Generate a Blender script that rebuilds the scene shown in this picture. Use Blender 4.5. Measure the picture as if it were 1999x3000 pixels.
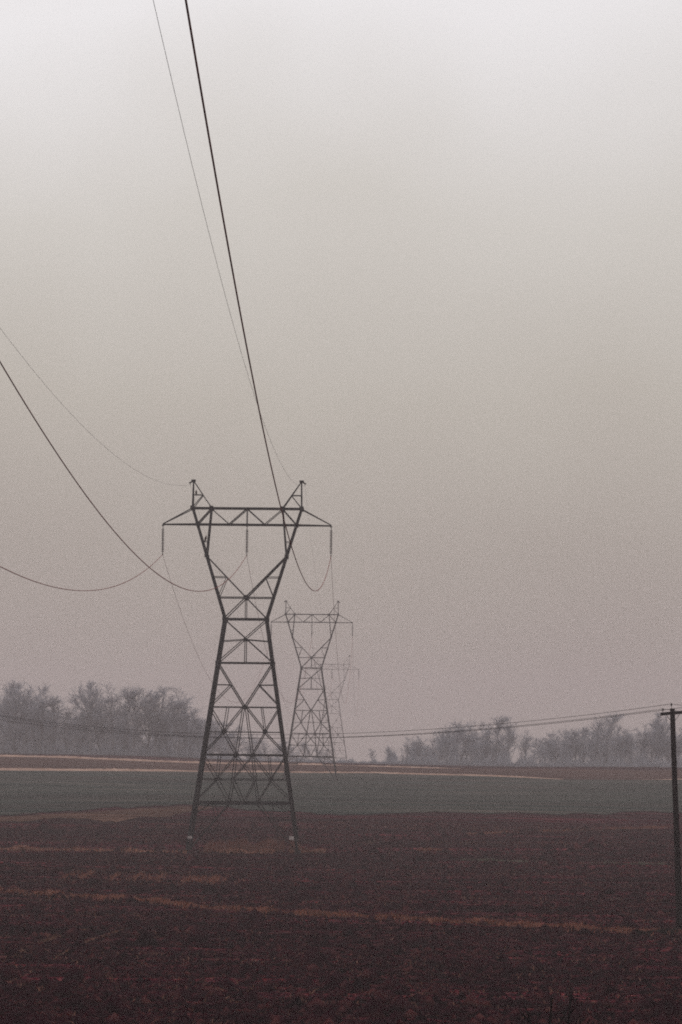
import bpy, math, random
import numpy as np
from mathutils import Vector, Matrix

for o in list(bpy.data.objects):
    bpy.data.objects.remove(o, do_unlink=True)
SC = bpy.context.scene
COL = SC.collection

# ------------------------------------------------------------------ camera
CAM_Z = 13.0
cd = bpy.data.cameras.new('camera')
cam = bpy.data.objects.new('camera', cd)
COL.objects.link(cam)
cd.sensor_fit = 'VERTICAL'
cd.sensor_height = 36.0
cd.sensor_width = 24.0
cd.lens = 100.0
cd.clip_start = 0.5
cd.clip_end = 20000
cam.matrix_world = (Matrix.Translation((0, 0, CAM_Z))
                    @ Matrix.Rotation(math.radians(90 + 4.064), 4, 'X')
                    @ Matrix.Rotation(math.radians(0.55), 4, 'Z'))
SC.camera = cam

# ------------------------------------------------------------------ sky
SUN_EL, SUN_ROT = math.radians(38), math.radians(-35)
world = bpy.data.worlds.new('World')
SC.world = world
world.use_nodes = True
wn, wl = world.node_tree.nodes, world.node_tree.links
wn.clear()
w_out = wn.new('ShaderNodeOutputWorld')
sky = wn.new('ShaderNodeTexSky')
sky.sky_type = 'NISHITA'
sky.sun_disc = False
sky.sun_elevation = SUN_EL
sky.sun_rotation = SUN_ROT
sky.dust_density = 6.0
sky.air_density = 1.5
hs = wn.new('ShaderNodeHueSaturation')
hs.inputs['Saturation'].default_value = 0.12
wl.new(sky.outputs[0], hs.inputs['Color'])
bg_sky = wn.new('ShaderNodeBackground')
bg_sky.inputs['Strength'].default_value = 0.05
wl.new(hs.outputs[0], bg_sky.inputs['Color'])
tc = wn.new('ShaderNodeTexCoord')
sep = wn.new('ShaderNodeSeparateXYZ')
wl.new(tc.outputs['Generated'], sep.inputs[0])
cn = wn.new('ShaderNodeTexNoise')
cn.inputs['Scale'].default_value = 4.5
cn.inputs['Detail'].default_value = 3.0
wl.new(tc.outputs['Generated'], cn.inputs['Vector'])
ma = wn.new('ShaderNodeMath'); ma.operation = 'MULTIPLY_ADD'
wl.new(cn.outputs[0], ma.inputs[0]); ma.inputs[1].default_value = 0.13; ma.inputs[2].default_value = -0.065
mb = wn.new('ShaderNodeMath'); mb.operation = 'ADD'
wl.new(sep.outputs['Z'], mb.inputs[0]); wl.new(ma.outputs[0], mb.inputs[1])
ramp = wn.new('ShaderNodeValToRGB')
cr = ramp.color_ramp
SKY = [(0.0, (0.380, 0.322, 0.302)), (0.05, (0.430, 0.380, 0.344)), (0.11, (0.525, 0.482, 0.432)),
       (0.18, (0.660, 0.625, 0.585)), (0.245, (0.885, 0.860, 0.870)), (0.45, (0.90, 0.87, 0.88)), (1.0, (0.90, 0.87, 0.88))]
for i, (p, c) in enumerate(SKY):
    e = cr.elements[i] if i < 2 else cr.elements.new(p)
    e.position = p
    e.color = (*c, 1)
wl.new(mb.outputs[0], ramp.inputs[0])
bg_cloud = wn.new('ShaderNodeBackground')
bg_cloud.inputs['Strength'].default_value = 1.0
wl.new(ramp.outputs[0], bg_cloud.inputs['Color'])
mx = wn.new('ShaderNodeMixShader')
mx.inputs[0].default_value = 0.93
wl.new(bg_sky.outputs[0], mx.inputs[1])
wl.new(bg_cloud.outputs[0], mx.inputs[2])
wl.new(mx.outputs[0], w_out.inputs[0])

# ------------------------------------------------------------------ sun behind the overcast
sd = bpy.data.lights.new('sun', 'SUN')
sd.energy = 0.5
sd.angle = math.radians(25)
sd.color = (1.0, 0.95, 0.88)
sun = bpy.data.objects.new('sun', sd)
COL.objects.link(sun)
_d = Vector((math.sin(SUN_ROT) * math.cos(SUN_EL), math.cos(SUN_ROT) * math.cos(SUN_EL), math.sin(SUN_EL)))
sun.rotation_euler = (-_d).to_track_quat('-Z', 'Y').to_euler()
sun.location = (0, -20, 60)

# ------------------------------------------------------------------ exposure and film
SC.view_settings.view_transform = 'Standard'
SC.view_settings.look = 'None'
SC.view_settings.exposure = 0.0
SC.view_settings.gamma = 1.0
SC.view_settings.use_curve_mapping = False
SC.render.engine = 'CYCLES'
SC.cycles.use_denoising = False
SC.cycles.use_adaptive_sampling = True
SC.cycles.adaptive_threshold = 0.025
SC.cycles.adaptive_min_samples = 16
SC.cycles.filter_width = 1.9
SC.cycles.max_bounces = 6
SC.cycles.volume_bounces = 2
SC.render.film_transparent = False

R = random.Random(7)
NR = np.random.default_rng(11)


# ------------------------------------------------------------------ helpers
def tag(o, label=None, cat=None, group=None, kind=None):
    if label: o['label'] = label
    if cat: o['category'] = cat
    if group: o['group'] = group
    if kind: o['kind'] = kind
    return o


def mesh_obj(name, verts, faces, mat, parent=None, smooth=False):
    me = bpy.data.meshes.new(name)
    me.from_pydata([tuple(v) for v in verts], [], [tuple(f) for f in faces])
    me.update()
    if smooth:
        me.polygons.foreach_set('use_smooth', [True] * len(me.polygons))
    me.materials.append(mat)
    o = bpy.data.objects.new(name, me)
    COL.objects.link(o)
    if parent: o.parent = parent
    return o


def mesh_np(name, V, F, mat, parent=None, smooth=False):
    """V (n,3) float array, F (m,k) int array with k = 3 or 4"""
    V = np.asarray(V, np.float32); F = np.asarray(F, np.int32)
    k = F.shape[1]
    me = bpy.data.meshes.new(name)
    me.vertices.add(len(V)); me.vertices.foreach_set('co', V.ravel())
    me.loops.add(F.size); me.loops.foreach_set('vertex_index', F.ravel())
    me.polygons.add(len(F))
    me.polygons.foreach_set('loop_start', np.arange(0, F.size, k, dtype=np.int32))
    me.update(calc_edges=True)
    if smooth:
        me.polygons.foreach_set('use_smooth', np.ones(len(F), bool))
    me.materials.append(mat)
    o = bpy.data.objects.new(name, me)
    COL.objects.link(o)
    if parent: o.parent = parent
    return o


def empty(name, loc=(0, 0, 0), rz=0.0):
    o = bpy.data.objects.new(name, None)
    COL.objects.link(o)
    o.location = loc
    o.rotation_euler = (0, 0, rz)
    o.empty_display_size = 0.5
    return o


def copy_tree(o, parent=None):
    c = o.copy()
    COL.objects.link(c)
    c.parent = parent
    for ch in list(o.children):
        copy_tree(ch, c)
    return c


class Geo:
    def __init__(s): s.v, s.f = [], []

    def add(s, vs, fs):
        n = len(s.v)
        s.v += [tuple(v) for v in vs]
        s.f += [tuple(i + n for i in f) for f in fs]

    def box(s, c, d, m=None):
        x, y, z = [q / 2 for q in d]
        vs = [Vector((sx * x, sy * y, sz * z)) for sz in (-1, 1) for sx, sy in ((-1, -1), (1, -1), (1, 1), (-1, 1))]
        if m is not None: vs = [m @ v for v in vs]
        vs = [v + Vector(c) for v in vs]
        s.add(vs, [(3, 2, 1, 0), (4, 5, 6, 7), (0, 1, 5, 4), (1, 2, 6, 5), (2, 3, 7, 6), (3, 0, 4, 7)])

    def tube(s, pts, rad, n=6, cap=True):
        pts = [Vector(p) for p in pts]
        if not hasattr(rad, '__len__'): rad = [rad] * len(pts)
        base = len(s.v)
        for i, p in enumerate(pts):
            t = (pts[min(i + 1, len(pts) - 1)] - pts[max(i - 1, 0)])
            t = t.normalized() if t.length > 1e-9 else Vector((0, 0, 1))
            a = t.orthogonal().normalized() if abs(t.z) > .9 else t.cross(Vector((0, 0, 1))).normalized()
            b = t.cross(a)
            for k in range(n):
                q = 2 * math.pi * k / n
                s.v.append(tuple(p + (a * math.cos(q) + b * math.sin(q)) * rad[i]))
        for i in range(len(pts) - 1):
            for k in range(n):
                k2 = (k + 1) % n
                s.f.append((base + i * n + k, base + i * n + k2, base + (i + 1) * n + k2, base + (i + 1) * n + k))
        if cap:
            s.f.append(tuple(base + k for k in reversed(range(n))))
            s.f.append(tuple(base + (len(pts) - 1) * n + k for k in range(n)))

    def lathe(s, o, prof, n=10):
        base = len(s.v); o = Vector(o)
        for r, z in prof:
            for k in range(n):
                q = 2 * math.pi * k / n
                s.v.append((o.x + r * math.cos(q), o.y + r * math.sin(q), o.z + z))
        for i in range(len(prof) - 1):
            for k in range(n):
                k2 = (k + 1) % n
                s.f.append((base + i * n + k, base + i * n + k2, base + (i + 1) * n + k2, base + (i + 1) * n + k))
        s.f.append(tuple(base + k for k in reversed(range(n))))
        s.f.append(tuple(base + (len(prof) - 1) * n + k for k in range(n)))

    def angle(s, a, b, w, side):
        """steel angle (L section) of leg width w from a to b; side = rough direction of one flange"""
        a, b = Vector(a), Vector(b)
        t = (b - a).normalized()
        p = Vector(side); p = p - t * p.dot(t)
        p = p.normalized() if p.length > 1e-4 else t.orthogonal().normalized()
        q = t.cross(p)
        w *= .86
        th = max(0.018, w * 0.16)
        prof = [(0, 0), (w, 0), (w, th), (th, th), (th, w), (0, w)]
        vs = [e + p * (x - w * .45) + q * (y - w * .45) for e in (a, b) for x, y in prof]
        fs = [(i, (i + 1) % 6, 6 + (i + 1) % 6, 6 + i) for i in range(6)]
        fs += [(0, 5, 4, 3), (0, 3, 2, 1), (6, 7, 8, 9), (6, 9, 10, 11)]
        s.add(vs, fs)

    def build(s, name, mat, parent=None, smooth=False):
        return mesh_obj(name, s.v, s.f, mat, parent, smooth)


# ------------------------------------------------------------------ materials
def new_mat(name):
    m = bpy.data.materials.new(name)
    m.use_nodes = True
    n, l = m.node_tree.nodes, m.node_tree.links
    b = n['Principled BSDF']
    b.inputs['Specular IOR Level'].default_value = 0.2
    b.inputs['Roughness'].default_value = 0.9
    return m, n, l, b


def noise_mat(name, cols, scale=4.0, detail=5.0, rough=0.85, metal=0.0, stretch=(1, 1, 1), bump=0.0, coord='Object', fac_pos=None, spec=0.2):
    m, n, l, b = new_mat(name)
    t = n.new('ShaderNodeTexCoord')
    mp = n.new('ShaderNodeMapping')
    mp.inputs['Scale'].default_value = stretch
    l.new(t.outputs[coord], mp.inputs[0])
    ns = n.new('ShaderNodeTexNoise')
    ns.inputs['Scale'].default_value = scale
    ns.inputs['Detail'].default_value = detail
    ns.inputs['Roughness'].default_value = 0.65
    l.new(mp.outputs[0], ns.inputs['Vector'])
    r = n.new('ShaderNodeValToRGB')
    k = len(cols)
    for i, c in enumerate(cols):
        p = fac_pos[i] if fac_pos else 0.3 + 0.4 * i / max(1, k - 1)
        e = r.color_ramp.elements[i] if i < 2 else r.color_ramp.elements.new(p)
        e.position = p
        e.color = (*c, 1)
    l.new(ns.outputs[0], r.inputs[0])
    l.new(r.outputs[0], b.inputs['Base Color'])
    b.inputs['Roughness'].default_value = rough
    b.inputs['Metallic'].default_value = metal
    b.inputs['Specular IOR Level'].default_value = spec
    if bump:
        bp = n.new('ShaderNodeBump')
        bp.inputs['Strength'].default_value = bump
        bp.inputs['Distance'].default_value = 0.05
        l.new(ns.outputs[0], bp.inputs['Height'])
        l.new(bp.outputs[0], b.inputs['Normal'])
    return m


M = {}
M['steel'] = noise_mat('weathered_steel', [(0.006, 0.008, 0.010), (0.014, 0.017, 0.019), (0.024, 0.020, 0.019)], 1.3, 5, 0.85, 0.0, spec=0.08)
M['wire'] = noise_mat('dark_wire', [(0.13, 0.022, 0.019), (0.22, 0.042, 0.036)], 0.8, 2, 0.9, spec=0.0)
M['polewire'] = noise_mat('weathered_wire', [(0.012, 0.012, 0.014), (0.03, 0.028, 0.03)], 0.8, 2, 0.9, spec=0.0)
M['shield'] = noise_mat('grey_wire', [(0.05, 0.045, 0.045), (0.09, 0.08, 0.08)], 0.8, 2, 0.7)
M['glass'] = noise_mat('porcelain', [(0.018, 0.012, 0.012), (0.035, 0.02, 0.02)], 6, 2, 0.35, spec=0.5)
M['concrete'] = noise_mat('stained_concrete', [(0.010, 0.008, 0.008), (0.025, 0.018, 0.017)], 3, 5, 0.95, spec=0.05)
M['sign'] = noise_mat('sign_white', [(0.26, 0.22, 0.215), (0.42, 0.37, 0.36)], 5, 3, 0.6)
M['wood'] = noise_mat('creosote_wood', [(0.003, 0.003, 0.004), (0.008, 0.006, 0.007), (0.018, 0.011, 0.011)], 3, 6, 0.95, stretch=(4, 4, .35), bump=0.4, spec=0.0)
M['bark'] = noise_mat('bare_bark', [(0.14, 0.14, 0.155), (0.24, 0.235, 0.245)], 1.2, 4, 0.95, spec=0.0)  # bark lightened: some of the far woods' haze fade is in this colour
M['twig'] = noise_mat('bare_twigs', [(0.22, 0.23, 0.265), (0.33, 0.335, 0.37)], 0.6, 3, 0.95, spec=0.0)  # pale bluish twigs, with extra haze fading put into the colour
M['clod'] = noise_mat('soil_clods', [(0.003, 0.0007, 0.0018), (0.018, 0.0036, 0.0070), (0.062, 0.018, 0.018)], 0.9, 6, 1.0, fac_pos=[.34, .52, .68], spec=0.0)
M['straw'] = noise_mat('crop_residue', [(0.05, 0.024, 0.018), (0.12, 0.058, 0.042), (0.20, 0.10, 0.075)], 0.7, 5, 1.0, spec=0.0)
M['grass'] = noise_mat('dry_grass', [(0.08, 0.027, 0.019), (0.18, 0.066, 0.045), (0.32, 0.135, 0.092)], 0.9, 5, 1.0, spec=0.0)
M['tangrass'] = noise_mat('tan_grass', [(0.12, 0.046, 0.032), (0.23, 0.10, 0.072), (0.36, 0.18, 0.13)], 0.9, 5, 1.0, spec=0.0)
M['palegrass'] = noise_mat('pale_dry_grass', [(0.20, 0.13, 0.095), (0.36, 0.24, 0.18), (0.46, 0.33, 0.26)], 0.25, 4, 1.0)
M['palesheet'] = noise_mat('straw_ground', [(0.17, 0.10, 0.075), (0.31, 0.20, 0.155), (0.42, 0.29, 0.23)], 0.25, 5, 1.0, spec=0.0)
M['greenish'] = noise_mat('thin_green_grass', [(0.07, 0.075, 0.055), (0.13, 0.12, 0.09)], 0.5, 4, 1.0, spec=0.0)
M['weed'] = noise_mat('red_brown_weeds', [(0.09, 0.034, 0.027), (0.20, 0.08, 0.06)], 0.8, 4, 1.0, spec=0.0)
M['darkweed'] = noise_mat('dark_stems', [(0.006, 0.005, 0.006), (0.016, 0.011, 0.011)], 2, 3, 0.95, spec=0.0)
M['feather'] = noise_mat('brown_feathers', [(0.02, 0.012, 0.01), (0.06, 0.035, 0.028)], 14, 4, 0.9)


def soil_mat():
    m, n, l, b = new_mat('tilled_soil')
    t = n.new('ShaderNodeTexCoord')

    def nz(scale, stretch, detail, rz=0.0):
        mp = n.new('ShaderNodeMapping')
        mp.inputs['Scale'].default_value = stretch
        mp.inputs['Rotation'].default_value = (0, 0, rz)
        l.new(t.outputs['Object'], mp.inputs[0])
        q = n.new('ShaderNodeTexNoise')
        q.inputs['Scale'].default_value = scale
        q.inputs['Detail'].default_value = detail
        q.inputs['Roughness'].default_value = 0.7
        l.new(mp.outputs[0], q.inputs['Vector'])
        return q.outputs[0]

    def rampc(fac, stops):
        r = n.new('ShaderNodeValToRGB')
        for i, (p, c) in enumerate(stops):
            e = r.color_ramp.elements[i] if i < 2 else r.color_ramp.elements.new(p)
            e.position = p; e.color = (*c, 1)
        l.new(fac, r.inputs[0])
        return r.outputs[0]

    def mix(kind, fac, a, c):
        x = n.new('ShaderNodeMix'); x.data_type = 'RGBA'; x.blend_type = kind
        if isinstance(fac, float): x.inputs[0].default_value = fac
        else: l.new(fac, x.inputs[0])
        l.new(a, x.inputs[6]); l.new(c, x.inputs[7])
        return x.outputs[2]

    fine = rampc(nz(3.0, (1, 1, 1), 8), [(.34, (.003, .0007, .0018)), (.50, (.018, .0034, .0072)), (.66, (.070, .020, .0200))])
    rows = rampc(nz(1.0, (.03, .55, 1), 5, .03), [(.36, (.25, .22, .28)), (.51, (.9, .9, .95)), (.66, (2.5, 2.1, 1.9))])
    patch = rampc(nz(.035, (.6, 1.6, 1), 4), [(.34, (.35, .35, .45)), (.52, (1.0, .98, 1.0)), (.68, (1.9, 1.7, 1.7))])
    c = mix('MULTIPLY', 1.0, fine, rows)
    c = mix('MULTIPLY', 1.0, c, patch)
    wide = rampc(nz(1.0, (.008, .16, 1), 3, -.02), [(.36, (.45, .45, .52)), (.52, (1.0, 1.0, 1.0)), (.66, (1.7, 1.55, 1.5))])
    c = mix('MULTIPLY', 1.0, c, wide)
    l.new(c, b.inputs['Base Color'])
    b.inputs['Roughness'].default_value = 1.0
    b.inputs['Specular IOR Level'].default_value = 0.0
    return m


def field_mat(name, lo, mid, hi, row=(.02, .25, 1)):
    m, n, l, b = new_mat(name)
    t = n.new('ShaderNodeTexCoord')
    outs = []
    for sc, st, stops in ((1.0, row, [(.3, lo), (.5, mid), (.7, hi)]),
                          (.9, (1, 1, 1), [(.3, (.7, .7, .7)), (.7, (1.3, 1.3, 1.3))]),
                          (.03, (.5, 1.5, 1), [(.33, (.75, .72, .72)), (.68, (1.25, 1.25, 1.2))])):
        mp = n.new('ShaderNodeMapping'); mp.inputs['Scale'].default_value = st
        l.new(t.outputs['Object'], mp.inputs[0])
        q = n.new('ShaderNodeTexNoise'); q.inputs['Scale'].default_value = sc; q.inputs['Detail'].default_value = 6
        l.new(mp.outputs[0], q.inputs['Vector'])
        r = n.new('ShaderNodeValToRGB')
        for i, (p, c) in enumerate(stops):
            e = r.color_ramp.elements[i] if i < 2 else r.color_ramp.elements.new(p)
            e.position = p; e.color = (*c, 1)
        l.new(q.outputs[0], r.inputs[0])
        outs.append(r.outputs[0])
    a = outs[0]
    for c in outs[1:]:
        x = n.new('ShaderNodeMix'); x.data_type = 'RGBA'; x.blend_type = 'MULTIPLY'; x.inputs[0].default_value = 1.0
        l.new(a, x.inputs[6]); l.new(c, x.inputs[7]); a = x.outputs[2]
    l.new(a, b.inputs['Base Color'])
    b.inputs['Roughness'].default_value = 1.0
    b.inputs['Specular IOR Level'].default_value = 0.0
    return m


M['soil'] = soil_mat()
M['wheat'] = field_mat('winter_wheat', (.010, .020, .019), (.027, .035, .032), (.066, .052, .047))
M['stubble'] = field_mat('corn_stubble', (.018, .010, .009), (.052, .026, .020), (.11, .058, .042), (.05, .6, 1))
M['farsoil'] = field_mat('far_brown_field', (.030, .016, .015), (.048, .024, .021), (.075, .040, .032))

# ------------------------------------------------------------------ terrain
_Y = [-700, -300, -60, 0, 30, 60, 90, 120, 155, 200, 268, 400, 560, 690, 760, 850, 1000, 1300, 1700, 5000]
_Z = [16, 14.5, 12.2, 11.3, 7.4, 4.5, 2.6, 1.55, 1.1, .5, 0, -.1, 0, 1.0, -.4, -4.6, -11, -22, -27, -27]


def sm(a, b, x):
    t = np.clip((x - a) / (b - a), 0, 1)
    return t * t * (3 - 2 * t)


_yy = np.arange(-700, 5000, 2.0)
_k = np.hanning(31); _k /= _k.sum()
_zz = np.convolve(np.pad(np.interp(_yy, _Y, _Z), 15, mode='edge'), _k, 'valid')


def terrain(X, Y):
    X = np.asarray(X, float); Y = np.asarray(Y, float)
    z = np.interp(Y, _yy, _zz)
    z = z + 2.0 * sm(420, 690, Y) * (1 - sm(-80, 20, X)) * (1 - sm(760, 1100, Y))
    return z + 0.10 * np.sin(X * .05 + Y * .021) + 0.08 * np.sin(X * .11 - Y * .037 + 1)


def tz(x, y): return float(terrain(x, y))


def grow(a, step, end, k=1.25):
    out = [a]
    s = step
    while out[-1] < end:
        s *= k; out.append(min(out[-1] + s, end))
    return out[1:]


ys = np.array(sorted([-y for y in grow(-85, 3, 700, 1.2)]) if False else
              list(np.linspace(-650, -40, 40)) + list(np.arange(-30, 88, 3.0)) + list(np.arange(88, 235, .21)) + list(np.arange(235, 430, .7))
              + list(np.arange(430, 720, 3.0)) + grow(720, 4, 2400, 1.15))
xp = list(np.arange(0, 62, 1.0)) + grow(61, 1.5, 1500, 1.2)
xs = np.array([-x for x in reversed(xp[1:])] + xp)
GX, GY = np.meshgrid(xs, ys)
GZ = terrain(GX, GY)
near = sm(80, 95, GY) * (1 - sm(330, 420, GY)) * (1 - sm(55, 80, np.abs(GX)))
GZ += near * (0.09 * (.6 + .5 * np.sin(GX * .13 + GY * .4) * np.sin(GY * .071 + 1) + .3 * np.sin(GY * .9)) * np.sin((GY + .03 * GX + .5 * np.sin(GX * .05)) * 2 * math.pi / 1.55) + NR.normal(0, .022, GX.shape) - .01)
nx, ny = len(xs), len(ys)
idx = np.arange(nx * ny).reshape(ny, nx)
F = np.stack([idx[:-1, :-1], idx[:-1, 1:], idx[1:, 1:], idx[1:, :-1]], -1).reshape(-1, 4)
ground = mesh_np('ground', np.stack([GX, GY, GZ], -1).reshape(-1, 3), F, M['soil'], smooth=False)
tag(ground, 'dark reddish brown tilled soil of the wide open field', 'ground', kind='structure')


def sheet(name, lower, upper, mat, lift, label, nx=160, ny=24, jag=0.0):
    """a field lying on the terrain between two boundary lines (world x, y)"""
    lx = np.array([p[0] for p in lower]); ly = np.array([p[1] for p in lower])
    ux = np.array([p[0] for p in upper]); uy = np.array([p[1] for p in upper])
    s = np.linspace(0, 1, nx)
    def along(px, py):
        d = np.concatenate([[0], np.cumsum(np.hypot(np.diff(px), np.diff(py)))]); d /= d[-1]
        return np.interp(s, d, px), np.interp(s, d, py)
    ax, ay = along(lx, ly); bx, by = along(ux, uy)
    def rag():
        r = np.zeros(nx)
        for k in (3, 9, 27, 80, 200):
            r += np.interp(s, np.linspace(0, 1, k + 2), NR.normal(0, 1, k + 2)) / (1 + .25 * math.log(k))
        return r * jag
    ay = ay + rag(); by = by + rag() * (.15 if jag > 1 else 1)
    t = np.linspace(0, 1, ny)[:, None]
    X = ax + (bx - ax) * t; Y = ay + (by - ay) * t
    Z = terrain(X, Y) + lift
    i = np.arange(nx * ny).reshape(ny, nx)
    F = np.stack([i[:-1, :-1], i[:-1, 1:], i[1:, 1:], i[1:, :-1]], -1).reshape(-1, 4)
    o = mesh_np(name, np.stack([X, Y, Z], -1).reshape(-1, 3), F, mat)
    return tag(o, label, 'field', kind='structure')


GREEN_LOW = [(-120, 300), (-62, 338), (-41.6, 352), (-31.8, 374), (-20.5, 398), (-8.8, 386), (.4, 369), (18.2, 373), (48, 398), (120, 440)]
FAR2 = [(-130, 534), (-67.2, 566), (-28.9, 587), (7.9, 609), (25.5, 595), (45.3, 576), (61.8, 581), (70.7, 587), (140, 600)]
FAR1 = [(-140, 655), (-77, 649), (-45.7, 645), (-27.2, 646), (.6, 658), (28, 655), (68.4, 659), (80.5, 666), (150, 672)]
WEDGE_LOW = [(-120, 284), (-60, 322), (-39.6, 336), (-31.1, 347), (-21.8, 358), (-17.9, 382)]
WEDGE_UP = [(-120, 299), (-62, 337), (-41.6, 351), (-31.8, 373), (-22, 394), (-17, 394)]
sheet('wheat_field', GREEN_LOW, FAR2, M['wheat'], .10, 'dull green winter wheat field beyond the near pylon', 620, 60, 5.0)
sheet('far_field', FAR2, FAR1, M['farsoil'], .11, 'dark brown field between two pale grass strips', 220, 24, .2)
sheet('stubble_field', WEDGE_LOW, WEDGE_UP, M['stubble'], .07, 'tan stubble wedge left of the pylon below the green field', 420, 16, 5.0)


# ------------------------------------------------------------------ scattered ground cover (uncountable)
def blades(name, P, hgt, mat, label, cat='grass', width=.03, lean=.45, parent=None):
    """one upright tapering blade (a bent pair of triangles) per point of P"""
    n = len(P)
    h = hgt * NR.uniform(.45, 1.15, n) * (1 + .45 * np.sin(P[:, 0] * 1.9 + 1) * np.sin(P[:, 0] * .57))
    a = NR.uniform(0, 2 * np.pi, n); ln = NR.normal(0, lean, n) * h
    w = width * NR.uniform(.6, 1.4, n)
    b = NR.uniform(0, 2 * np.pi, n)
    dx, dy = np.cos(a) * ln, np.sin(a) * ln
    wx, wy = np.cos(b) * w, np.sin(b) * w
    x, y, z = P.T
    v0 = np.stack([x - wx, y - wy, z - .03], -1); v1 = np.stack([x + wx, y + wy, z - .03], -1)
    v2 = np.stack([x + dx * .35 + wx * .7, y + dy * .35 + wy * .7, z + h * .6], -1)
    v3 = np.stack([x + dx * .35 - wx * .7, y + dy * .35 - wy * .7, z + h * .6], -1)
    v4 = np.stack([x + dx, y + dy, z + h], -1)
    V = np.stack([v0, v1, v2, v3, v4], 1).reshape(-1, 3)
    k = np.arange(n)[:, None] * 5
    F = np.concatenate([k + [0, 1, 2], k + [0, 2, 3], k + [3, 2, 4]], 0)
    o = mesh_np(name, V, F, mat)
    return tag(o, label, cat, kind='stuff')


def strip_pts(line, n, half, clump=0.0, gaps=0.0, seed=1):
    rng = np.random.default_rng(seed)
    px = np.array([p[0] for p in line]); py = np.array([p[1] for p in line])
    d = np.concatenate([[0], np.cumsum(np.hypot(np.diff(px), np.diff(py)))])
    s = rng.uniform(0, d[-1], n)
    if clump:
        c = rng.uniform(0, d[-1], max(4, int(d[-1] / clump)))
        pick = rng.integers(0, len(c), n)
        k = rng.random(n) < .65
        s = np.where(k, c[pick] + rng.normal(0, clump * .16, n), s)
    if gaps:
        g = np.sin(s * .9 / gaps) + .7 * np.sin(s * .37 / gaps + 2) + rng.normal(0, .5, n)
        s = s[g > -.35]
    x = np.interp(s, d, px); y = np.interp(s, d, py) + rng.normal(0, half, len(s))
    return np.stack([x, y, terrain(x, y)], -1)


def wedge_pts(y0, y1, n, seed, pow_=1.0):
    """points spread over the ploughed land on both sides of the view axis"""
    rng = np.random.default_rng(seed)
    y = y0 + (y1 - y0) * rng.random(n) ** pow_
    x = rng.uniform(-1, 1, n) * (0.135 * y + 7)
    return np.stack([x, y, terrain(x, y)], -1)


def clods(name, P, size, mat, label, cat):
    n = len(P)
    base = np.array([(1, 0, 0), (0, 1, 0), (-1, 0, 0), (0, -1, 0), (0, 0, .8), (0, 0, -.5)])
    r = size * NR.lognormal(0, .70, n)
    V = base[None] * r[:, None, None] * NR.uniform(.6, 1.35, (n, 6, 1))
    a = NR.uniform(0, 6.28, n); ca, sa = np.cos(a)[:, None], np.sin(a)[:, None]
    V = np.stack([V[..., 0] * ca - V[..., 1] * sa, V[..., 0] * sa + V[..., 1] * ca, V[..., 2]], -1) + P[:, None]
    f = np.array([(0, 1, 4), (1, 2, 4), (2, 3, 4), (3, 0, 4), (1, 0, 5), (2, 1, 5), (3, 2, 5), (0, 3, 5)])
    F = (np.arange(n)[:, None, None] * 6 + f[None]).reshape(-1, 3)
    return tag(mesh_np(name, V.reshape(-1, 3), F, mat), label, cat, kind='stuff')


P = wedge_pts(92, 330, 56000, 21, 1.3)
P[:, 1] = np.round((P[:, 1] + .03 * P[:, 0] + .5 * np.sin(P[:, 0] * .05)) / 1.55) * 1.55 - .03 * P[:, 0] + NR.normal(0, .34, len(P))
P[:, 2] = terrain(P[:, 0], P[:, 1]) + .02
clods('soil_clods', P, .085, M['clod'], 'dark earth clods strewn over the tilled field', 'soil')
P = wedge_pts(92, 345, 30000, 22, 1.2)
_rows = np.sort(NR.uniform(95, 345, 70))
_on = NR.random(len(P)) < .55
P[:, 1] = np.where(_on, _rows[NR.integers(0, 70, len(P))] + .02 * P[:, 0] + NR.normal(0, .18, len(P)), P[:, 1])
P = P[np.abs(P[:, 0]) < .135 * P[:, 1] + 7]
P[:, 2] = terrain(P[:, 0], P[:, 1])
g = .9 * np.sin(P[:, 0] * .16 + P[:, 1]) + np.sin(P[:, 1] * .33 + 1.1) + .8 * np.sin(P[:, 1] * .113 + P[:, 0] * .03) + NR.normal(0, .8, len(P))
P = P[g > -.1]
blades('crop_residue', P, .17, M['straw'], 'short broken straw lying on the tilled field', 'straw', .035, 1.1)

NEAR_STRIP = [(-40, 211), (-23.4, 198.5), (-18.2, 193.5), (-12.6, 189.5), (-9.2, 181), (.2, 172), (6.2, 167), (11.6, 164.5), (17.4, 160.5), (24, 157.5)]
blades('dry_grass_strip', np.concatenate([strip_pts(NEAR_STRIP, 9500, .32, 0, 0, 3), strip_pts(NEAR_STRIP, 6500, 1.3, 1.6, 0, 33)]), .26, M['grass'], 'ragged rust coloured dry grass strip crossing the near field', width=.03, lean=.8)
blades('wheel_track', np.concatenate([strip_pts([(-15.6, 118), (-15.1, 128.5), (-15.1, 143), (-13.6, 156)], 1600, .5, 0, 2, 41), strip_pts([(-13.4, 118), (-13.1, 128.5), (-13.0, 143), (-11.6, 156)], 1300, .5, 0, 2, 42)]), .12, M['straw'], 'faint lighter wheel tracks running up the left of the near field', 'straw', .04, 1.2)
blades('dry_grass_patch', strip_pts([(-21, 221.5), (-13.4, 220.5), (-7, 218)], 1700, 3.0, 1.1, 0, 4), .24, M['grass'], 'small rusty patch of dry grass left before the near pylon', width=.03)
blades('pylon_foot_grass', np.concatenate([strip_pts([(-44, 270.5), (-31.8, 269), (-21.9, 266.5), (-14, 265)], 5200, .5, 3, 1.5, 5),
       strip_pts([(-11.5, 266.8), (-6.1, 267.3)], 1900, .35, 2, 0, 6), strip_pts([(-4.5, 268.8), (-1.3, 269.3)], 900, .35, 2, 0, 7)]), .34, M['tangrass'],
       'thin tan grass line running past the feet of the near pylon', width=.04, lean=.8)
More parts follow.
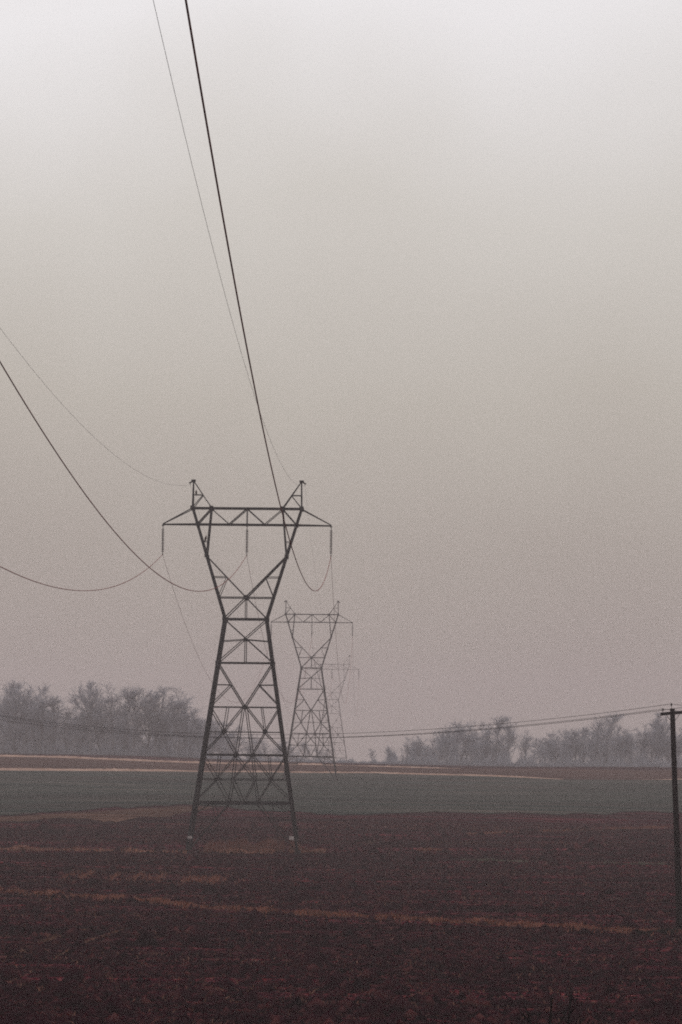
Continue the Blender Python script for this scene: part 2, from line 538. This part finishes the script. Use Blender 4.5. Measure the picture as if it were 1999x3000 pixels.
blades('pylon_weeds', np.concatenate([strip_pts([(-12.5, 271), (-9, 272), (-5, 272)], 2300, 1.8, 1.6, 0, 8), strip_pts([(-4.6, 269.5), (-2.6, 270)], 500, .6, 1, 0, 9)]), 1.0, M['weed'],
       'tall reddish brown weeds growing between the near pylon legs', 'weeds', .03, .25)
blades('thin_grass_line', strip_pts([(7.5, 275), (12.6, 278.5)], 700, .25, 0, 1, 10), .25, M['grass'], 'short tan grass line in the field right of the near pylon', width=.035)
blades('pale_green_line', strip_pts([(11.1, 257.5), (18.3, 251.5), (29.5, 247), (45, 240)], 3200, .22, 0, 2, 11), .22, M['greenish'], 'thin pale green line of sprouts across the right of the field', width=.035)
blades('tan_grass_line', strip_pts([(14, 312), (23.5, 322.5), (32.1, 332), (41.1, 341.5), (60, 360)], 2600, .4, 0, 2, 12), .28, M['grass'], 'long tan grass line below the green field at the right', width=.04)
def ribbon(name, line, wid, mat, lift, label, bank=.5):
    up = [(x, y + wid) for x, y in line]
    o = sheet(name, line, up, mat, lift - .1, label, max(30, int(abs(line[-1][0] - line[0][0]) * 1.5)), 9, .3)
    me = o.data
    n = len(me.vertices)
    co = np.empty(n * 3, np.float32); me.vertices.foreach_get('co', co); co = co.reshape(9, -1, 3)
    prof = np.array([-.15, .35, .72, .93, 1, .93, .72, .35, -.15])[:, None]
    x = co[..., 0]
    co[..., 2] += bank * prof * (1 + .10 * np.sin(x * .41 + 2) + NR.normal(0, .16, x.shape)) * np.clip(np.minimum(x - x.min(), x.max() - x) / 7, .35, 1)
    me.vertices.foreach_set('co', co.ravel()); me.update()
    return o


ribbon('straw_strip', [p for p in FAR1 if p[0] < 5], 4.5, M['palesheet'], .16, 'upper pale straw strip at the foot of the left wood', .34)
ribbon('straw_strip', [(.6, 658), (14, 656), (28, 655)], 2.4, M['palesheet'], .16, 'upper pale straw strip continuing towards the right wood', .22)
ribbon('straw_strip', [(-130, 533), (-67.2, 565), (-28.9, 586)], 6.0, M['palesheet'], .17, 'lower pale straw strip edging the green field at the left', .36)
ribbon('straw_strip', [(-28.9, 586.5), (7.9, 608.5), (25.5, 594.5), (45.3, 575.5)], 3.2, M['palesheet'], .17, 'lower pale straw strip edging the green field at the right', .24)
ribbon('straw_strip', [(61.8, 580.5), (70.7, 586.5), (120, 596)], 2.0, M['palesheet'], .17, 'short pale straw strip behind the wooden pole', .16)
# ------------------------------------------------------------------ pylons
S = 31.0      # drawing units per metre of the pylon's elevation
YF = 2496.0   # drawing height of the foot


def v_of(y): return (YF - y) / S


def hw(y):
    """half width of the frame's outer corner at drawing height y"""
    if y >= 1817: return 61 + (y - 1817) * 0.1473
    return 61 + (1817 - y) * 0.3046


def hd(y):
    """half depth of the frame (along the line) at drawing height y"""
    if y >= 1817: return 50 + (y - 1817) * 0.055
    if y >= 1540: return 50 - (1817 - y) / 277 * 26
    if y >= 1492: return 24.0
    return 24 - (1492 - y) / 79 * 20


def node(u, y, s, d=None):
    """s = -1 near face, +1 far face"""
    d = hd(y) if d is None else d
    return Vector((u / S, s * d / S, v_of(y)))


def pylon_members():
    out = []

    def m(name, a, b, w, side): out.append((name, a, b, w, side))

    for s in (-1, 1):
        fy = Vector((0, -s, 0))
        for k in (-1, 1):
            out.append(('leg', node(k * hw(2496), 2496, s), node(k * hw(1817), 1817, s), .31, (-k, 0, 0)))
            out.append(('upper_leg', node(k * 61, 1817, s), node(k * 160, 1492, s), .24, (-k, 0, 0)))

        def H(y, w, y2=None): m('horizontal_beam', node(-hw(y), y, s), node(hw(y), y, s), w, (0, 0, -1))

        H(1817, .19); H(1945, .17); H(2074, .16); H(2213, .16); H(2352, .22)
        H(2146.5, .09); H(2284.5, .09); H(1754, .11)

        def D(a, b, w=.11, nm='diagonal_brace', both=True):
            for k in ((-1, 1) if both else (1,)):
                m(nm, node(k * a[0], a[1], s), node(k * b[0], b[1], s), w, (0, s, 0))

        # waist window and V
        D((0, 1754), (117, 1633), .15)
        D((0, 1754), (61, 1815), .12)
        D((0, 1756), (0, 1815), .09, 'vertical_strut', False)
        D((hw(1694), 1694), (57, 1694.5), .08, 'horizontal_strut')
        D((57, 1696), (79, 1750), .08)
        D((104.5, 1494), (116.5, 1630), .15, 'inner_leg')
        D((hw(1590), 1590), (112, 1590), .07, 'horizontal_strut')
        # body, upper cross panel
        D((61, 1819), (-79, 1943), .10)
        D((0, 1877), (hw(1882), 1882), .09, 'horizontal_strut')
        D((0, 1879), (0, 1943), .10, 'vertical_strut', False)
        # body, inverted V panel
        D((78, 1949), (1, 2073), .13)
        D((hw(2009), 2009), (42, 2009.5), .10, 'horizontal_strut')
        D((42, 2011), (hw(2068), 2068), .10)
        # lower body, first lattice storey
        D((hw(2078), 2078), (60, 2144)); D((7, 2077), (60, 2144)); D((50, 2076), (60, 2144), .09, 'vertical_strut')
        D((4, 2077), (23.5, 2212), .10, 'vertical_strut')
        D((60, 2148), (hw(2208), 2208)); D((60, 2148), (24, 2211))
        # second lattice storey
        D((hw(2216), 2216), (79, 2283), .09); D((25, 2215), (79, 2283), .09); D((72, 2215), (79, 2283), .08, 'vertical_strut')
        D((25, 2215), (32, 2283), .10, 'vertical_strut'); D((25, 2215), (-32, 2283), .09)
        D((79, 2286), (hw(2346), 2346), .09); D((79, 2286), (42, 2349), .09)
        D((32, 2286), (42, 2349), .10, 'vertical_strut'); D((32, 2286), (2, 2350), .09)
        # splayed foot frames
        D((42, 2354), (78, 2397), .11); D((78, 2397), (157, 2488), .10)
        D((hw(2397), 2397), (78, 2397), .10, 'horizontal_strut')
        D((95, 2354), (hw(2388), 2388), .09); D((88, 2354), (79, 2394), .07)
        # bridge between the two heads
        m('crossarm_chord', node(-160, 1492, s), node(160, 1492, s), .17, (0, 0, -1))
        m('crossarm_chord', node(-145, 1540, s), node(145, 1540, s), .16, (0, 0, 1))
        for k in (-1, 1):
            m('crossarm_chord', node(k * 145, 1540, s), node(k * 248, 1541, s, 3), .15, (0, 0, 1))
            m('tie_bar', node(k * 160, 1493, s), node(k * 247, 1539, s, 3), .11, (0, s, 0))
        D((145, 1539), (104.5, 1494), .13); D((104.5, 1494), (52, 1539), .09); D((52, 1539), (1, 1494), .11)
        D((0, 1494), (0, 1539), .08, 'vertical_strut', False)
        # earth wire peaks
        for k in (-1, 1):
            m('peak_post', node(k * 160, 1491, s), node(k * 159, 1414, s, 3), .15, (-k, 0, 0))
            m('peak_stay', node(k * 104.5, 1491, s), node(k * 157, 1414, s, 3), .11, (0, s, 0))
            m('horizontal_strut', node(k * 159.5, 1453, s, 13), node(k * 132, 1453, s, 13), .07, (0, 0, 1))
            m('diagonal_brace', node(k * 131, 1455, s, 13), node(k * 159, 1490, s), .09, (0, s, 0))
    # the two side faces and the ties between near and far face
    for k in (-1, 1):
        for y in (1817, 1945, 2074, 2213, 2352):
            m('side_beam', node(k * hw(y), y, -1), node(k * hw(y), y, 1), .12, (0, 0, -1))
        for y0, y1 in ((1817, 1945), (1945, 2074), (2074, 2213), (2213, 2352)):
            for s in (-1, 1):
                m('side_brace', node(k * hw(y0), y0 + 2, s), node(k * hw(y1), y1 - 2, -s), .09, (k, 0, 0))
        for s in (-1, 1):
            m('side_brace', Vector((k * hw(2352) / S, 0, v_of(2352))), node(k * hw(2490), 2490, s), .10, (k, 0, 0))
        for u, y in ((160, 1492), (104.5, 1492), (145, 1540), (52, 1540), (117, 1632), (hw(1754), 1754), (hw(1694), 1694)):
            m('cross_tie', node(k * u, y, -1), node(k * u, y, 1), .08, (0, 0, 1))
        m('cross_tie', node(k * 52, 1540, -1), node(k * 145, 1540, 1), .07, (0, 0, 1))
        m('side_brace', node(k * hw(1817), 1815, -1), node(k * hw(1694), 1694, 1), .08, (k, 0, 0))
        m('side_brace', node(k * hw(1694), 1694, 1), node(k * 145, 1540, -1), .08, (k, 0, 0))
    return out


MEM = pylon_members()


def peak_bracket(g, k):
    p = node(k * 159, 1413, 1, 0)
    g.box(p + Vector((0, 0, .06)), (.42, .34, .20))
    g.box(p + Vector((k * .26, 0, -.10)), (.34, .12, .13), Matrix.Rotation(k * .45, 3, 'Y'))
    g.tube([p + Vector((k * .30, 0, -.14)), p + Vector((k * .31, 0, -.32))], .03, 5)


def gussets(root):
    for s in (-1, 1):
        for u, y, w in ((0, 1754, .42), (117, 1633, .34), (61, 1817, .38), (160, 1492, .38), (104.5, 1492, .38), (145, 1540, .34),
                        (0, 2074, .36), (60, 2146, .30), (79, 2284, .26), (24, 2213, .28), (hw(1945), 1945, .34), (0, 1877, .26)):
            for k in ((-1, 1) if u else (1,)):
                g = Geo(); g.box(node(k * u, y, s) + Vector((0, s * .03, 0)), (w, .03, w)); g.build('gusset_plate', M['steel'], root)


def make_pylon():
    root = empty('transmission_pylon')
    legs = {}
    for name, a, b, w, side in MEM:
        g = Geo(); g.angle(a, b, w, side); o = g.build(name, M['steel'], root)
        if name == 'leg': legs[(1 if a.x > 0 else -1, 1 if a.y > 0 else -1)] = o
    for k in (-1, 1):
        g = Geo(); peak_bracket(g, k); g.build('peak_bracket', M['steel'], root)
        for s in (-1, 1):
            g = Geo()
            p = node(k * hw(2496), 2496, s)
            g.box(p + Vector((k * .03, s * .03, .05)), (.5, .5, .7))
            g.lathe(p + Vector((0, 0, -.9)), [(.42, 0), (.42, .95), (.36, 1.0)], 10)
            g.build('footing', M['concrete'], legs[(k, s)])
    gussets(root)
    g = Geo(); g.box(node(-hw(2450) + 4, 2450, -1) + Vector((0, -.16, 0)), (.42, .03, .22)); g.build('sign_plate', M['sign'], legs[(-1, -1)])
    g = Geo(); g.box(node(hw(2449) - 11, 2449, -1) + Vector((0, -.16, 0)), (.46, .03, .34)); g.build('sign_plate', M['sign'], legs[(1, -1)])
    return root


RZ = -0.0115   # the line runs almost straight away from the viewer
T1, T2 = Vector((-8.88, 268.8, -.05)), Vector((-5.50, 557.7, .05))
T3 = Vector((-2.2, 848.0, -4.6))
pylon = make_pylon()
pylon.location = T1; pylon.rotation_euler.z = RZ
tag(pylon, 'tall dark lattice steel pylon standing nearest in the tilled field', 'pylon', 'pylons of the transmission line')
pylon2 = copy_tree(pylon)
pylon2.location = T2; pylon2.rotation_euler.z = RZ
pylon2['label'] = 'second lattice pylon fading in the haze behind the nearest one'
for ch in list(pylon2.children_recursive):
    if ch.name.startswith('sign_plate'): bpy.data.objects.remove(ch)
g = Geo()
for name, a, b, w, side in MEM: g.angle(a, b, w * .6, side)  # same pylon with thinner members: added haze fading put into the shape
for k in (-1, 1): peak_bracket(g, k)
pylon3 = g.build('transmission_pylon', M['steel'])
pylon3.location = T3; pylon3.rotation_euler.z = RZ
tag(pylon3, 'farthest pylon, a barely visible ghost right behind the second one', 'pylon', 'pylons of the transmission line')


# insulator strings
def make_insulator():
    root = empty('insulator_string')
    g = Geo()
    g.tube([(0, 0, 0), (0, 0, -.32)], .035, 6); g.tube([(-.12, 0, -.02), (.12, 0, -.02)], .05, 6)
    g.build('shackle', M['steel'], root)
    g = Geo(); prof = []
    for i in range(15):
        z = -.32 - i * .148
        prof += [(.045, z), (.045, z - .045), (.16, z - .075), (.165, z - .10), (.05, z - .115)]
    prof.append((.045, -.32 - 15 * .148))
    g.lathe((0, 0, 0), [(r, z) for r, z in reversed(prof)], 10)
    g.build('disc_stack', M['glass'], root, True)
    g = Geo()
    g.tube([(0, 0, -2.54), (0, 0, -2.74)], .04, 6); g.tube([(0, -.28, -2.76), (0, 0, -2.79), (0, .28, -2.76)], [.03, .07, .03], 6)
    g.build('suspension_clamp', M['steel'], root)
    return root


INS_L = 2.78
ins0 = make_insulator()
first = True
attach = {}
WHICH = {0: ('left', 'near'), 1: ('middle', 'near'), 2: ('right', 'near')}
for ti, T in enumerate((T1, T2, T3)):
    rot = Matrix.Rotation(RZ, 3, 'Z')
    pts = []
    for i, u in enumerate((-247, 0, 247)):
        p = T + rot @ Vector((u / S, 0, v_of(1543)))
        o = ins0 if first else copy_tree(ins0)
        first = False
        o.location = p; o.rotation_euler.z = RZ
        where = ('under the left arm tip', 'in the middle under the bridge', 'under the right arm tip')[i]
        tag(o, f"dark insulator string hanging {where} of the {('nearest', 'second hazy', 'farthest ghostly')[ti]} pylon", 'insulator', 'insulator strings of the transmission line')
        pts.append(p + Vector((0, 0, -INS_L)))
    for k in (-1, 1):
        pts.append(T + rot @ (node(k * 159, 1413, 1, 0) + Vector((k * .31, 0, -.33))))
    attach[ti] = pts


# ------------------------------------------------------------------ line wires
def wire(name, pts, r, mat, label, group, n=6):
    g = Geo(); g.tube(pts, r, n)
    return tag(g.build(name, mat, None, True), label, 'wire', group)


def sag_pts(a, b, sag, n=90):
    return [a.lerp(b, t) - Vector((0, 0, 4 * sag * t * (1 - t))) for t in [i / n for i in range(n + 1)]]


LN = ['left', 'middle', 'right']
for i in range(3):
    a = attach[0][i]
    cs = ((-.0112, -.1380, .000651), (-.0116, -.1377, .000653), (-.0112, -.1346, .000629))[i]
    pts = [Vector((a.x + cs[0] * t, a.y - t, a.z + cs[1] * t + cs[2] * t * t)) for t in np.linspace(0, 295, 150)]
    lab = ('thin dark cable sweeping low from the left arm of the nearest pylon to the left',
           'thick dark cable rising from the middle of the nearest pylon to the left edge',
           'thick dark cable rising steeply from the right arm of the nearest pylon to the top')[i]
    wire('power_cable', pts, .025, M['wire'], lab, 'cables of the near span')
    wire('power_cable', sag_pts(attach[0][i], attach[1][i], 13.4), .016, M['wire'],
         f'faint cable dipping from the {LN[i]} insulator of the nearest pylon towards the second', 'cables of the second span')
    wire('power_cable', sag_pts(attach[1][i], attach[2][i], 13.0, 50), .016, M['wire'],
         f'hazy cable from the {LN[i]} insulator of the second pylon to the farthest one', 'cables of the third span', 5)
for i in (3, 4):
    a = attach[0][i]
    cs = (-.0110, -.0923, .000463) if i == 3 else (-.01114, -.0902, .000447)
    pts = [Vector((a.x + cs[0] * t, a.y - t, a.z + cs[1] * t + cs[2] * t * t)) for t in np.linspace(0, 295, 150)]
    wire('earth_wire', pts, .0085, M['shield'],
         ('very thin grey wire from the left peak of the nearest pylon to the left edge', 'very thin grey wire from the right peak of the nearest pylon to the top edge')[i - 3], 'earth wires of the near span', 5)
    wire('earth_wire', sag_pts(attach[0][i], attach[1][i], 9.5), .006, M['shield'],
         f'hair thin wire between the {("left", "right")[i - 3]} peaks of the nearest and second pylon', 'earth wires of the second span', 5)


# ------------------------------------------------------------------ utility pole and its wires
LDIR = Vector((-54.2, 72.5, 0)).normalized()
ADIR = Vector((LDIR.y, -LDIR.x, 0))     # along the crossarm, towards the right


def make_pole():
    root = empty('utility_pole')
    H = 12.62
    g = Geo()
    n = 14
    pts, rad = [], []
    for i in range(n):
        t = i / (n - 1)
        z = -.5 + t * (H + .5)
        pts.append((-.385 * (z / H) + .02 * math.sin(t * 5), 0, z)); rad.append(.185 - .045 * t)
    g.tube(pts, rad, 12)
    g.build('pole', M['wood'], root, True)
    top = Vector((-.385, 0, H))
    c = top + Vector((0, -.17, -.26))
    ad = (ADIR + Vector((0, 0, .07))).normalized()
    rot = Matrix((ad, LDIR, ad.cross(LDIR))).transposed()
    g = Geo(); g.box(c, (1.86, .13, .17), rot); arm = g.build('crossarm', M['wood'], root)
    for k in (-1, 1):
        g = Geo(); g.tube([c + ad * k * .55 + Vector((0, -.03, -.05)), top + Vector((k * .03, -.13, -.82))], .016, 5); g.build('arm_brace', M['steel'], root)
    pins = []
    for q in (c + ad * -.80 + Vector((0, 0, .06)), c + ad * .80 + Vector((0, 0, .06)), top + Vector((-.085, -.10, -.06))):
        hgt = .16 if len(pins) < 2 else .26
        par = arm if len(pins) < 2 else root
        g = Geo(); g.tube([q, q + Vector((0, 0, hgt))], .016, 6); g.build('insulator_pin', M['steel'], par)
        g = Geo(); g.lathe(q + Vector((0, 0, hgt - .05)), [(.02, 0), (.058, .02), (.062, .05), (.04, .075), (.055, .09), (.04, .14), (.02, .155)], 10)
        g.build('pin_insulator', M['glass'], par, True)
        pins.append(q + Vector((0, 0, hgt + .06)))
    g = Geo(); g.tube([top + Vector((0, .06, -.3)), top + Vector((0, -.27, -.24))], .014, 6); g.build('arm_bolt', M['steel'], root)
    return root, pins


PA = Vector((19.40, 162.5, .88))
pole, pins = make_pole()
pole.location = PA
tag(pole, 'dark leaning wooden utility pole with crossarm at the right edge', 'utility pole')
PB = Vector((-34.6, 235.0, 1.02)); PC = Vector((73.6, 90, 1.6))
for p, lab in ((PB, 'wooden utility pole just beyond the left side'), (PC, 'wooden utility pole further along to the right')):
    o = copy_tree(pole); o.location = p; o['label'] = lab
WL = ['lowest thin wire from the near end of the wooden pole crossarm across the tree line', 'thin wire from the far end of the wooden pole crossarm across the tree line',
      'top thin wire from the wooden pole tip across the tree line']
for i, q in enumerate(pins):
    wire('pole_wire', sag_pts(PA + q, PB + q, (2.25, 2.35, 2.3)[i]), .013, M['polewire'], WL[i], 'wires left of the wooden pole', 5)
    wire('pole_wire', sag_pts(PA + q, PC + q, 2.2, 40), .011, M['polewire'],
         f"short wire end right of the wooden pole, from its {('left arm pin', 'right arm pin', 'top pin')[i]}", 'wires right of the wooden pole', 5)


# ------------------------------------------------------------------ birds on the pylon
def make_bird(name, rings, mat):
    """rings: (centre, half width, half height) along the spine from tail tip to beak"""
    g = Geo(); n = 10; base = 0
    for c, w, h in rings:
        for k in range(n):
            q = 2 * math.pi * k / n
            g.v.append((c[0] + w * math.cos(q), c[1] + h * math.sin(q), c[2]))
    for i in range(len(rings) - 1):
        for k in range(n):
            k2 = (k + 1) % n
            g.f.append((i * n + k, i * n + k2, (i + 1) * n + k2, (i + 1) * n + k))
    g.f.append(tuple(reversed(range(n)))); g.f.append(tuple((len(rings) - 1) * n + k for k in range(n)))
    return g.build(name, mat, None, True)


BR = [((0, .10, -.17), .035, .012), ((0, .07, -.08), .05, .02), ((0, .03, 0), .075, .06), ((0, 0, .09), .098, .09), ((0, -.01, .19), .092, .085),
      ((0, -.02, .26), .06, .06), ((0, -.025, .31), .05, .055), ((0, -.035, .355), .045, .05), ((0, -.07, .375), .02, .03), ((0, -.11, .36), .006, .008)]
rotT = Matrix.Rotation(RZ, 3, 'Z')
b1 = make_bird('perched_bird', BR, M['feather'])
b1.location = T1 + rotT @ (node(-150, 1453, -1, 13) + Vector((0, 0, .06)))
tag(b1, 'small brown bird perched on the strut inside the left peak of the nearest pylon', 'bird', 'birds on the pylon')
b2 = make_bird('perched_bird', BR, M['feather'])
b2.location = T1 + rotT @ (node(-121, 1588, -1) + Vector((0, 0, .04)))
b2.rotation_euler = (0, .28, 0)
b2.scale = (1.1, 1.1, 1.15)
tag(b2, 'small dark bird perched below the crossarm in the left frame of the nearest pylon', 'bird', 'birds on the pylon')


# ------------------------------------------------------------------ bare trees
def grow_tree(seed, H, spread, lean=0.0):
    rng = random.Random(seed)
    tr, cr_ = Geo(), Geo()

    def branch(p, d, L, r, lvl):
        nseg = (6, 4, 3, 2, 1)[lvl]
        pts, rad = [p.copy()], [r]
        tips = []
        for i in range(nseg):
            wob = .10 if lvl == 0 else .24
            d = (d + Vector((rng.gauss(0, wob), rng.gauss(0, wob), rng.gauss(0, wob * .5) + (.06 if lvl else 0)))).normalized()
            p = p + d * L / nseg
            pts.append(p.copy()); rad.append(r * (1 - .72 * (i + 1) / nseg))
            tips.append((p.copy(), d.copy(), rad[-1], (i + 1) / nseg))
        (tr if lvl <= 1 else cr_).tube(pts, rad, 6 if lvl == 0 else (4 if lvl == 1 else 3), False)
        if lvl >= 4: return
        k = (17, 7, 6, 5)[lvl]
        for j in range(k):
            t = rng.uniform(.07 if lvl == 0 else .15, 1.0)
            q = min(len(tips) - 1, int(t * nseg))
            a, b = pts[q], pts[q + 1]
            pos = a.lerp(b, rng.random())
            bd = tips[q][1]
            side = bd.orthogonal().normalized()
            side = Matrix.Rotation(rng.uniform(0, 6.28), 3, bd) @ side
            ang = rng.uniform(.30, .70) * (1.0 if lvl else spread)
            nd = (bd * math.cos(ang) + side * math.sin(ang)).normalized()
            nd = (nd + Vector((0, 0, .30 if lvl < 2 else .12))).normalized()
            branch(pos, nd, L * (rng.uniform(.40, .60) if lvl else rng.uniform(.26, .40) * (1.25 - .6 * t)), max((.045, .035, .025, .018)[lvl], tips[q][2] * .60), lvl + 1)

    branch(Vector((0, 0, -.2)), Vector((lean, 0, 1)).normalized(), H * .93, H * .013, 0)
    return tr, cr_


def make_tree(name, seed, H, spread, lean=0.0):
    tr, cr_ = grow_tree(seed, H, spread, lean)
    root = empty(name)
    k = H / max(v[2] for v in cr_.v)
    for gg in (tr, cr_): gg.v = [(a * k * 1.65, b * k * 1.65, c * k) for a, b, c in gg.v]
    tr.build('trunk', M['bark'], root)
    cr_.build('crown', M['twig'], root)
    return root


PROTO = [make_tree('bare_tree', 100 + i, 19, (.8, 1.0, 1.15, .9, 1.25, 1.05)[i], (.03, -.05, .06, 0, -.03, .08)[i]) for i in range(6)]
used = set()


def plant(i, x, y, h, label, group, name='bare_tree'):
    if i in used: o = copy_tree(PROTO[i])
    else: o = PROTO[i]; used.add(i)
    s = h * .92 / 19.0
    o.location = (x, y, tz(x, y)); o.rotation_euler = (0, 0, R.uniform(0, 6.28))
    o.scale = (s * R.uniform(.9, 1.1), s * R.uniform(.9, 1.1), s)
    tag(o, label, 'tree', group)
    return o


GL, GRR = 'bare trees of the wood on the left', 'bare trees of the wood on the right'
# (x, y, height) of the trees that make the outline of the left wood
LEFT = [(-92, 700, 19), (-87, 702, 18.5), (-82.5, 698, 19.5), (-79.5, 701, 20.5), (-76.5, 704, 20), (-73.5, 699, 18.5), (-70.5, 703, 16), (-66.5, 700, 13.5),
        (-63.5, 702, 16.5), (-60.8, 698, 19.5), (-58.5, 703, 20.5), (-55.8, 699, 19.5), (-53, 702, 19), (-50.3, 698, 19), (-47.5, 703, 18.5), (-44.8, 699, 18), (-42.0, 702, 19.5),
        (-39.6, 699, 19), (-37.2, 703, 16), (-34.6, 700, 12.5), (-31.6, 704, 10.5)]
LAB = {0: None, 3: 'tall bare tree at the left end of the left wood, left of its gap', 7: 'low bare tree standing in the gap of the left wood',
       10: 'tallest bare tree just right of the gap in the left wood', 16: 'tall bare tree near the right end of the left wood beside the pylon',
       19: 'short bare tree at the right end of the left wood, against the pylon leg'}
for j, (x, y, h) in enumerate(LEFT):
    plant(j % 6, x, y, h, LAB.get(j) or 'leafless grey tree in the front row of the hazy left wood', GL)
for j in range(70):
    x = -97 + j * .95 + R.uniform(-.8, .8)
    hh = np.interp(x, [-96, -80, -72, -66, -60, -45, -38, -30], [18, 18, 15, 12, 17, 17, 16, 9]) * R.uniform(.6, 1.0)
    plant(R.randrange(6), x, R.uniform(712, 840), float(hh) * 1.05, 'leafless grey tree deep inside the hazy left wood', GL)
# low faint trees far behind the pylon
for j in range(13):
    x = -36 + j * 2.6 + R.uniform(-1, 1)
    plant(R.randrange(6), x, R.uniform(840, 900), float(np.interp(x, [-36, -20, -4], [15, 11.5, 8.5])) * R.uniform(.85, 1.1), 'faint low bare tree far off behind the nearest pylon', 'far trees behind the pylon')
RIGHT = [(8.5, 702, 4.2), (11.0, 700, 5.2), (13.5, 703, 4.6), (17, 700, 6.5), (20, 703, 8.5), (23, 700, 10.5), (26, 702, 11.5), (29.5, 700, 12.5), (33, 703, 12.5), (36.5, 700, 12),
         (40, 703, 12.5), (43.5, 700, 12), (47, 702, 11), (50, 704, 8), (54, 700, 10.5), (57.5, 703, 12), (61, 700, 12.5), (64.5, 702, 14.0), (68, 700, 13.5), (71.5, 703, 12.5),
         (75, 700, 13), (78.5, 702, 13.5), (82, 700, 13), (86, 703, 13), (91, 700, 13)]
RLAB = {0: 'lowest bush-like tree at the left tip of the right wood', 3: 'small bare tree near the left tip of the right wood', 7: 'tall bare tree on the left shoulder of the right wood',
        13: 'low bare tree beside the pale opening in the right wood', 17: 'tallest bare tree of the right wood, left of the wooden pole'}
for j, (x, y, h) in enumerate(RIGHT):
    jit = 0.0 if j in RLAB else 1.0
    plant((j * 5 + 2 + j // 4) % 6, x + jit * R.uniform(-1.7, 1.7), y + jit * R.uniform(0, 34), h * (1 + jit * R.uniform(-.22, .16)), RLAB.get(j) or 'leafless grey tree in the front row of the hazy right wood', GRR)
for j in range(84):
    x = 13 + j * .98 + R.uniform(-.9, .9)
    if 47.5 < x < 53: continue
    hh = np.interp(x, [15, 22, 30, 45, 50, 60, 95], [5, 8.5, 11.5, 11, 8, 12, 12.5]) * R.uniform(.55, 1.0)
    plant(R.randrange(6), x, R.uniform(712, 840), float(hh) * 1.12, 'leafless grey tree deep inside the hazy right wood', GRR)


def brush(name, x0, x1, y0, y1, n, hgt, label, gap=None):
    x = NR.uniform(x0, x1, n); y = NR.uniform(y0, y1, n)
    if gap:
        k = ~((x > gap[0]) & (x < gap[1])) | (NR.random(n) < .25)
        x, y = x[k], y[k]
    hh = hgt * (.55 + .35 * np.sin(x * .9) * np.sin(x * .23 + 1) + .35 * np.sin(x * 2.3 + y * .4) * np.sin(y * .7)) * NR.lognormal(0, .35, len(x))
    return blades(name, np.stack([x, y, terrain(x, y)], -1), np.clip(hh, .25, 6), M['twig'], label, 'undergrowth', .05, .35)


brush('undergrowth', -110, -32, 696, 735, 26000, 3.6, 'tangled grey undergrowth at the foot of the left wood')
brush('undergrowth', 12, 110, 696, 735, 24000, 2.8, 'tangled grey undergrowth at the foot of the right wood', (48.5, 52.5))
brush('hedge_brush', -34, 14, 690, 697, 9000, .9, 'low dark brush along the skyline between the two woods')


# ------------------------------------------------------------------ shrubs and weeds near by
def stems(name, seed, n, h, rad, spread, mat, fork=2):
    rng = random.Random(seed)
    root = empty(name)
    for i in range(n):
        g = Geo()
        a = rng.uniform(0, 6.28); r = rng.random() * spread
        p = Vector((math.cos(a) * r, math.sin(a) * r, -.1))
        d = Vector((rng.gauss(0, .16) - .03, rng.gauss(0, .12), 1)).normalized()
        L = h * rng.uniform(.7, 1.05); pts = [p]; dirs = []
        for k in range(5):
            d = (d + Vector((rng.gauss(0, .07), rng.gauss(0, .07), 0))).normalized(); dirs.append(d)
            pts.append(pts[-1] + d * L / 5)
        g.tube(pts, [rad * (1 - .11 * k) for k in range(6)], 5)
        for k in range(fork * 3):
            q = rng.randrange(1, 5)
            e = (dirs[q] + Vector((rng.gauss(0, .5), rng.gauss(0, .5), .2))).normalized()
            l2 = L * rng.uniform(.10, .26)
            g.tube([pts[q], pts[q] + e * l2 * .5 + Vector((0, 0, .02)), pts[q] + e * l2 + Vector((0, 0, .07))], [rad * .5, rad * .4, rad * .2], 4)
        g.build('stem', mat, root)
    return root


s1 = stems('bare_shrub', 3, 9, 2.65, .036, .45, M['darkweed'], 2)
s1.location = (4.55, 62, tz(4.55, 62))
tag(s1, 'dark bare stalks poking up at the bottom edge right of centre', 'shrub')
s2 = stems('bare_shrub', 9, 16, 1.0, .022, .65, M['weed'], 4)
s2.location = (-12.3, 266.2, tz(-12.3, 266.2))
tag(s2, 'low dark shrub beside the left foot of the nearest pylon', 'shrub')
P = strip_pts([(16.6, 159.3), (18.9, 159.6)], 900, .22, .6, 0, 31)
blades('pole_weeds', P, .28, M['darkweed'], 'dark low weeds in front of the foot of the wooden pole', 'weeds', .05, .6)

# ------------------------------------------------------------------ haze
hm = bpy.data.materials.new('haze')
hm.use_nodes = True
hn, hl = hm.node_tree.nodes, hm.node_tree.links
hn.clear()
ho = hn.new('ShaderNodeOutputMaterial')
pv = hn.new('ShaderNodeVolumePrincipled')
pv.inputs['Color'].default_value = (0.79, 0.705, 0.705, 1)
pv.inputs['Density'].default_value = 0.00051
pv.inputs['Anisotropy'].default_value = 0.25
hl.new(pv.outputs[0], ho.inputs['Volume'])
g = Geo()
z0, z1 = -29.0, 46.0
g.box((0, 875, (z0 + z1) / 2), (3100, 3150, z1 - z0))
haze = g.build('haze', hm)
tag(haze, 'pale even winter haze filling the air over the fields', 'haze', kind='stuff')
